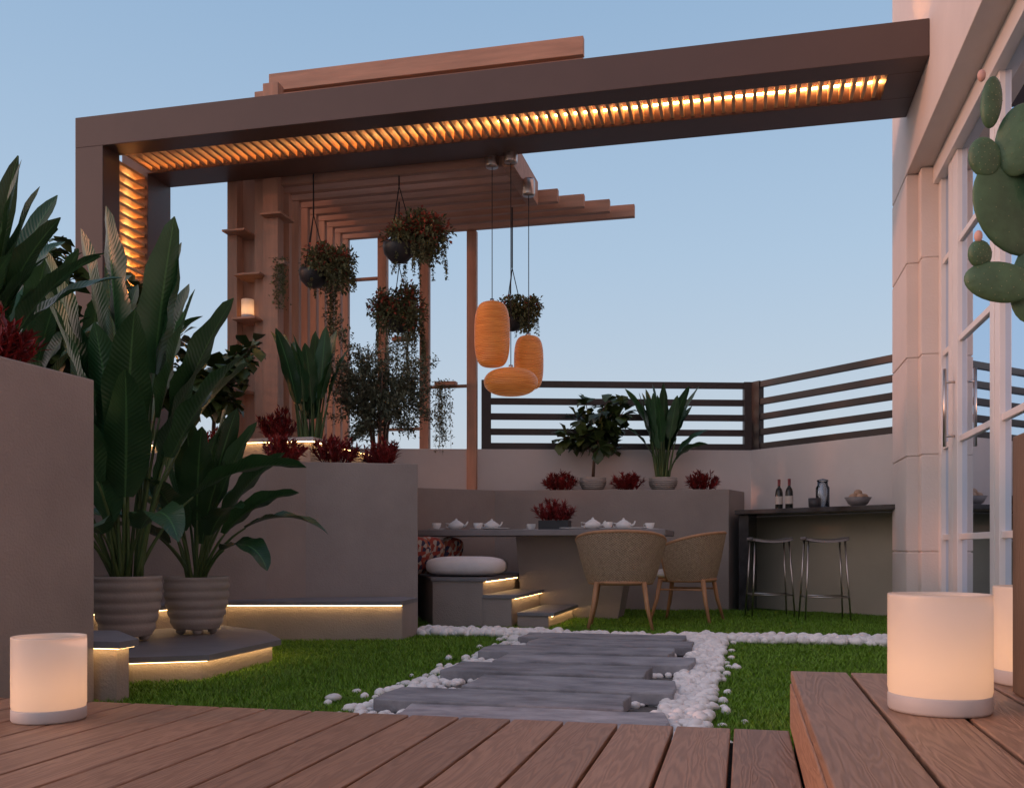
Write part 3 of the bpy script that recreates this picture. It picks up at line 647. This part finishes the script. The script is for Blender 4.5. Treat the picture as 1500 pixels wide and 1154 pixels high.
def hanging(x,y,zp,rp,ztop,seed,off=(.12,0),trail=.35,rc=.26,n=1300,red=.2):
    random.seed(seed); mb=MB()
    mb.lathe([(0,-rp),(rp*.5,-rp*.88),(rp*.9,-rp*.45),(rp,0),(rp*.96,rp*.25),(rp*.88,rp*.25),(rp*.85,0),(0,0)],seg=28,mat=0,cap=False)
    k=Vector((0,0,rp+.42)); 
    for a in range(3):
        an=a*2.09+.4; mb.tube([(rp*math.cos(an),rp*math.sin(an),rp*.2),k],.005,5,1)
    mb.tube([k,(0,0,ztop-zp)],.008,6,1)
    clumps=[(rdir(.1)*rc*random.uniform(.35,.85),random.uniform(.28,.45)*rc) for _ in range(22)]
    for i in range(n):
        cc,cr_=random.choice(clumps); d_=rdir(); q=random.random()**.5; c=Vector((off[0],off[1],rp*.6)); p=c+Vector((cc.x,cc.y,cc.z*.7))+d_*cr_*q
        if (p.z<rp*.3) and math.hypot(p.x,p.y)<rp*1.1 and p.y<0: continue
        mb.leaf(p,d_*.8+rdir()*.8,random.uniform(.03,.06),.028,3 if random.random()<red*(1.8 if p.z>rp*.6 else .3) else 2)
    for s_ in range(18):
        a=random.random()*6.28; p=Vector((off[0]+rc*.7*math.cos(a),off[1]+rc*.7*math.sin(a),0)); l=trail*random.uniform(.3,1); pp=[p,p+Vector((math.cos(a)*.03,math.sin(a)*.03,-l*.5)),p+Vector((math.cos(a)*.02,math.sin(a)*.02,-l))]
        mb.tube(pp,.0015,3,1)
        for j in range(int(l*180)):
            t=random.random(); q=p+(pp[2]-p)*t; mb.leaf(q,rdir(-.3),.03,.018,2)
    mb.build('hanging_planter',[M_potd,M_rope,M_hang,M_hred],loc=(x,y,zp))
hanging(-4.0,8.62,3.28,.14,4.25,1,(.17,.05),.2,.29,3400,.12)
hanging(-3.17,8.71,3.50,.155,4.25,2,(.18,.06),.32,.34,4600,.22)
hanging(-3.41,9.37,2.97,.13,4.25,3,(.02,0),.65,.33,4000,.17)
hanging(-2.34,9.83,3.02,.12,4.2,4,(.08,0),.2,.25,2200,.05)
random.seed(11)
def trailing(x,y,z,w,l,n):
    mb=MB()
    mb.box(-w/2,w/2,-.05,.05,-.02,.02,1)
    for s_ in range(14):
        px=random.uniform(-w/2,w/2); ll=l*random.uniform(.5,1); py=random.uniform(-.05,-.02)
        mb.tube([(px,py,0),(px+.01,py-.01,-ll)],.0015,3,0)
        for j in range(int(n*ll)): mb.leaf((px+random.gauss(0,.02),py+random.gauss(0,.02),.04-ll*random.random()),rdir(-.3),.034,.02,0)
    mb.build('trailing_plant',[M_hang,M_wood],loc=(x,y,z))
trailing(-3.22,10.36,2.48,.24,.85,95); trailing(-4.33,8.62,3.4,.1,.5,60); trailing(-3.74,10.36,3.0,.2,.7,60); trailing(-4.1,9.2,3.3,.16,.8,70)

mb=MB(); mb.box(.64,1.0,2.22,2.62,.321,.95); mb.box(.66,.98,2.24,2.60,.93,.952,1); mb.build('wooden_planter_box',[M_box,M_soil],bevel=.005)
mb=MB()
rt=Vector((math.cos(R(13.4)),math.sin(R(13.4)),0)); fw=Vector((-math.sin(R(13.4)),math.cos(R(13.4)),0))
def pad(u,z,w,h,tilt,yaw=0,dep=2.42):
    Rm=Matrix.Rotation(R(13.4+yaw),3,'Z')@Matrix.Rotation(R(tilt),3,'Y'); c=rt*u+fw*dep+Vector((0,0,z))
    mb.ell(c,(w,.018,h),0,Rm,24,16)
    for k in range(26):
        a=k*2.4; q=math.sqrt((k+.5)/26)*.92; pt=Rm@Vector((w*q*math.cos(a),-.018*math.sqrt(max(0,1-q*q)),h*q*math.sin(a))); mb.ell(c+pt,(.0013,.0013,.0013),2,None,5,4)
for (u,z,w,h,t,yw) in ((1.252,1.526,.11,.13,-35,10),(1.168,1.641,.040,.050,-10,0),(1.185,1.777,.030,.066,8,20),(1.250,1.680,.056,.09,10,-20),(1.163,1.406,.033,.035,0,15),(1.207,1.333,.085,.05,12,-10),(1.325,1.357,.076,.127,20,0),(1.337,1.611,.076,.10,20,15),(1.385,1.171,.076,.118,-8,0),(1.385,1.018,.076,.11,5,10)):
    pad(u,z,w,h,t,yw,2.42+random.uniform(-.02,.02))
for u,z in ((1.164,1.846),(1.156,1.448)): mb.ell(rt*u+fw*2.42+Vector((0,0,z)),(.010,.010,.015),1)
mb.build('prickly_pear_cactus',[M_cactus,M_flower,M_spine])

# ---------------------------------------------------------------- house
e=empty('house')
mb=MB(); Xf=1.30
zs=[-.004,.635,1.42,2.23,3.01,3.745]
for a,b in zip(zs[:-1],zs[1:]):
    mb.box(Xf,1.75,8.60,9.39,a+.006,b-.006); mb.box(1.39,1.75,8.45,8.599,a+.006,b-.006)
mb.box(Xf+.012,1.74,8.612,9.38,0,3.75); mb.box(1.402,1.74,8.46,8.605,0,3.75)
mb.box(Xf,1.95,-2,9.39,3.752,9.0)
mb.box(1.60,1.9,-2,3.2,-.004,3.75)
mb.box(1.75,1.95,8.45,11.5,-.004,9.0)
mb.build('walls',[M_white],bevel=.006,parent=e)
mb=MB()
vert=[(8.449,8.34),(8.06,7.93),(7.91,7.74),(6.76,6.65),(6.63,6.52),(5.5,5.3),(4.3,4.08),(3.3,3.2)]
for a,b in vert: mb.box(1.52,1.58,b,a,.0,3.75)
for z in (.0,.73,1.45,2.19,2.92,3.66):
    hh=.055 if 0<z<3.6 else .10
    if z==0: hh=.22
    mb.box(1.535,1.57,3.2,8.45,z,z+hh-.01)
mb.box(1.48,1.60,3.2,8.449,3.60,3.749)
mb.build('window_frames',[M_framew],bevel=.004,parent=e)
mb=MB(); mb.add([(1.555,3.2,0),(1.555,8.44,0),(1.555,8.44,3.7),(1.555,3.2,3.7)],[(0,1,2,3)]); mb.build('window_glass',[M_glass],parent=e)
mb=MB(); mb.tube([(1.45,7.82,1.42),(1.45,7.82,2.0)],.013,8); 
for z in (1.5,1.9): mb.tube([(1.45,7.82,z),(1.52,7.82,z)],.009,8)
mb.build('door_handles',[M_chrome],parent=e)
mb=MB(); mb.box(1.9,6,3.2,8.44,-.002,.03); mb.box(1.62,6,3.2,8.44,3.76,3.8); mb.box(5.9,6,3.2,8.44,0,3.8); mb.box(1.62,6,8.35,8.448,0,3.8)
mb.build('interior_room',[M_inner],parent=e)

# ---------------------------------------------------------------- sky & sun
to_sun=Vector((-.93,-.36,0)).normalized()
w=D.worlds.new("World"); scene.world=w; w.use_nodes=True; nt=w.node_tree; L=nt.links
bg=nt.nodes['Background']; sky=nt.nodes.new('ShaderNodeTexSky'); sky.sky_type='NISHITA'; sky.sun_disc=False
sky.sun_elevation=R(5); sky.sun_rotation=math.atan2(to_sun.x,to_sun.y); sky.ozone_density=1.0; sky.dust_density=1.5
tc=N(nt,'ShaderNodeTexCoord'); sp=N(nt,'ShaderNodeSeparateXYZ'); L.new(tc.outputs['Generated'],sp.inputs[0])
rp=N(nt,'ShaderNodeValToRGB'); cr=rp.color_ramp
for i,(p_,c) in enumerate([(0,(.48,.48,.54)),(.10,(.42,.48,.575)),(.28,(.33,.44,.58)),(.5,(.235,.36,.53)),(1,(.14,.23,.38))]):
    el=cr.elements[i] if i<2 else cr.elements.new(p_); el.position=p_; el.color=(*c,1)
L.new(sp.outputs[2],rp.inputs[0])
dt=N(nt,'ShaderNodeVectorMath',operation='DOT_PRODUCT'); L.new(tc.outputs['Generated'],dt.inputs[0]); dt.inputs[1].default_value=(to_sun.x,to_sun.y,.1)
mr=N(nt,'ShaderNodeMapRange'); mr.inputs['From Min'].default_value=.40; mr.inputs['From Max'].default_value=1.0; L.new(dt.outputs['Value'],mr.inputs['Value'])
wm=N(nt,'ShaderNodeVectorMath',operation='SCALE'); wm.inputs[0].default_value=(1.0,.58,.42); L.new(mr.outputs[0],wm.inputs['Scale'])
ns=N(nt,'ShaderNodeVectorMath',operation='SCALE'); L.new(sky.outputs[0],ns.inputs[0]); ns.inputs['Scale'].default_value=.04
a1=N(nt,'ShaderNodeVectorMath',operation='ADD'); L.new(rp.outputs[0],a1.inputs[0]); L.new(wm.outputs[0],a1.inputs[1])
a2=N(nt,'ShaderNodeVectorMath',operation='ADD'); L.new(a1.outputs[0],a2.inputs[0]); L.new(ns.outputs[0],a2.inputs[1])
L.new(a2.outputs[0],bg.inputs[0]); bg.inputs[1].default_value=1.13
sl=D.lights.new('sun','SUN'); sl.energy=.95; sl.angle=R(3); sl.color=(1,.36,.20); so=D.objects.new('sun',sl); scene.collection.objects.link(so)
dv=-(to_sun*math.cos(R(9))+Vector((0,0,math.sin(R(9))))); so.rotation_euler=dv.to_track_quat('-Z','Y').to_euler()

cam=D.cameras.new('camera'); cam.sensor_width=36; cam.lens=34.32; cam.shift_y=.1487; cam.clip_end=1500; cam.clip_start=.05
co=D.objects.new('camera',cam); co.location=(0,0,.68); co.rotation_euler=(R(90),0,R(13.4)); scene.collection.objects.link(co); scene.camera=co
scene.view_settings.view_transform='Standard'; scene.view_settings.look='None'; scene.view_settings.exposure=0
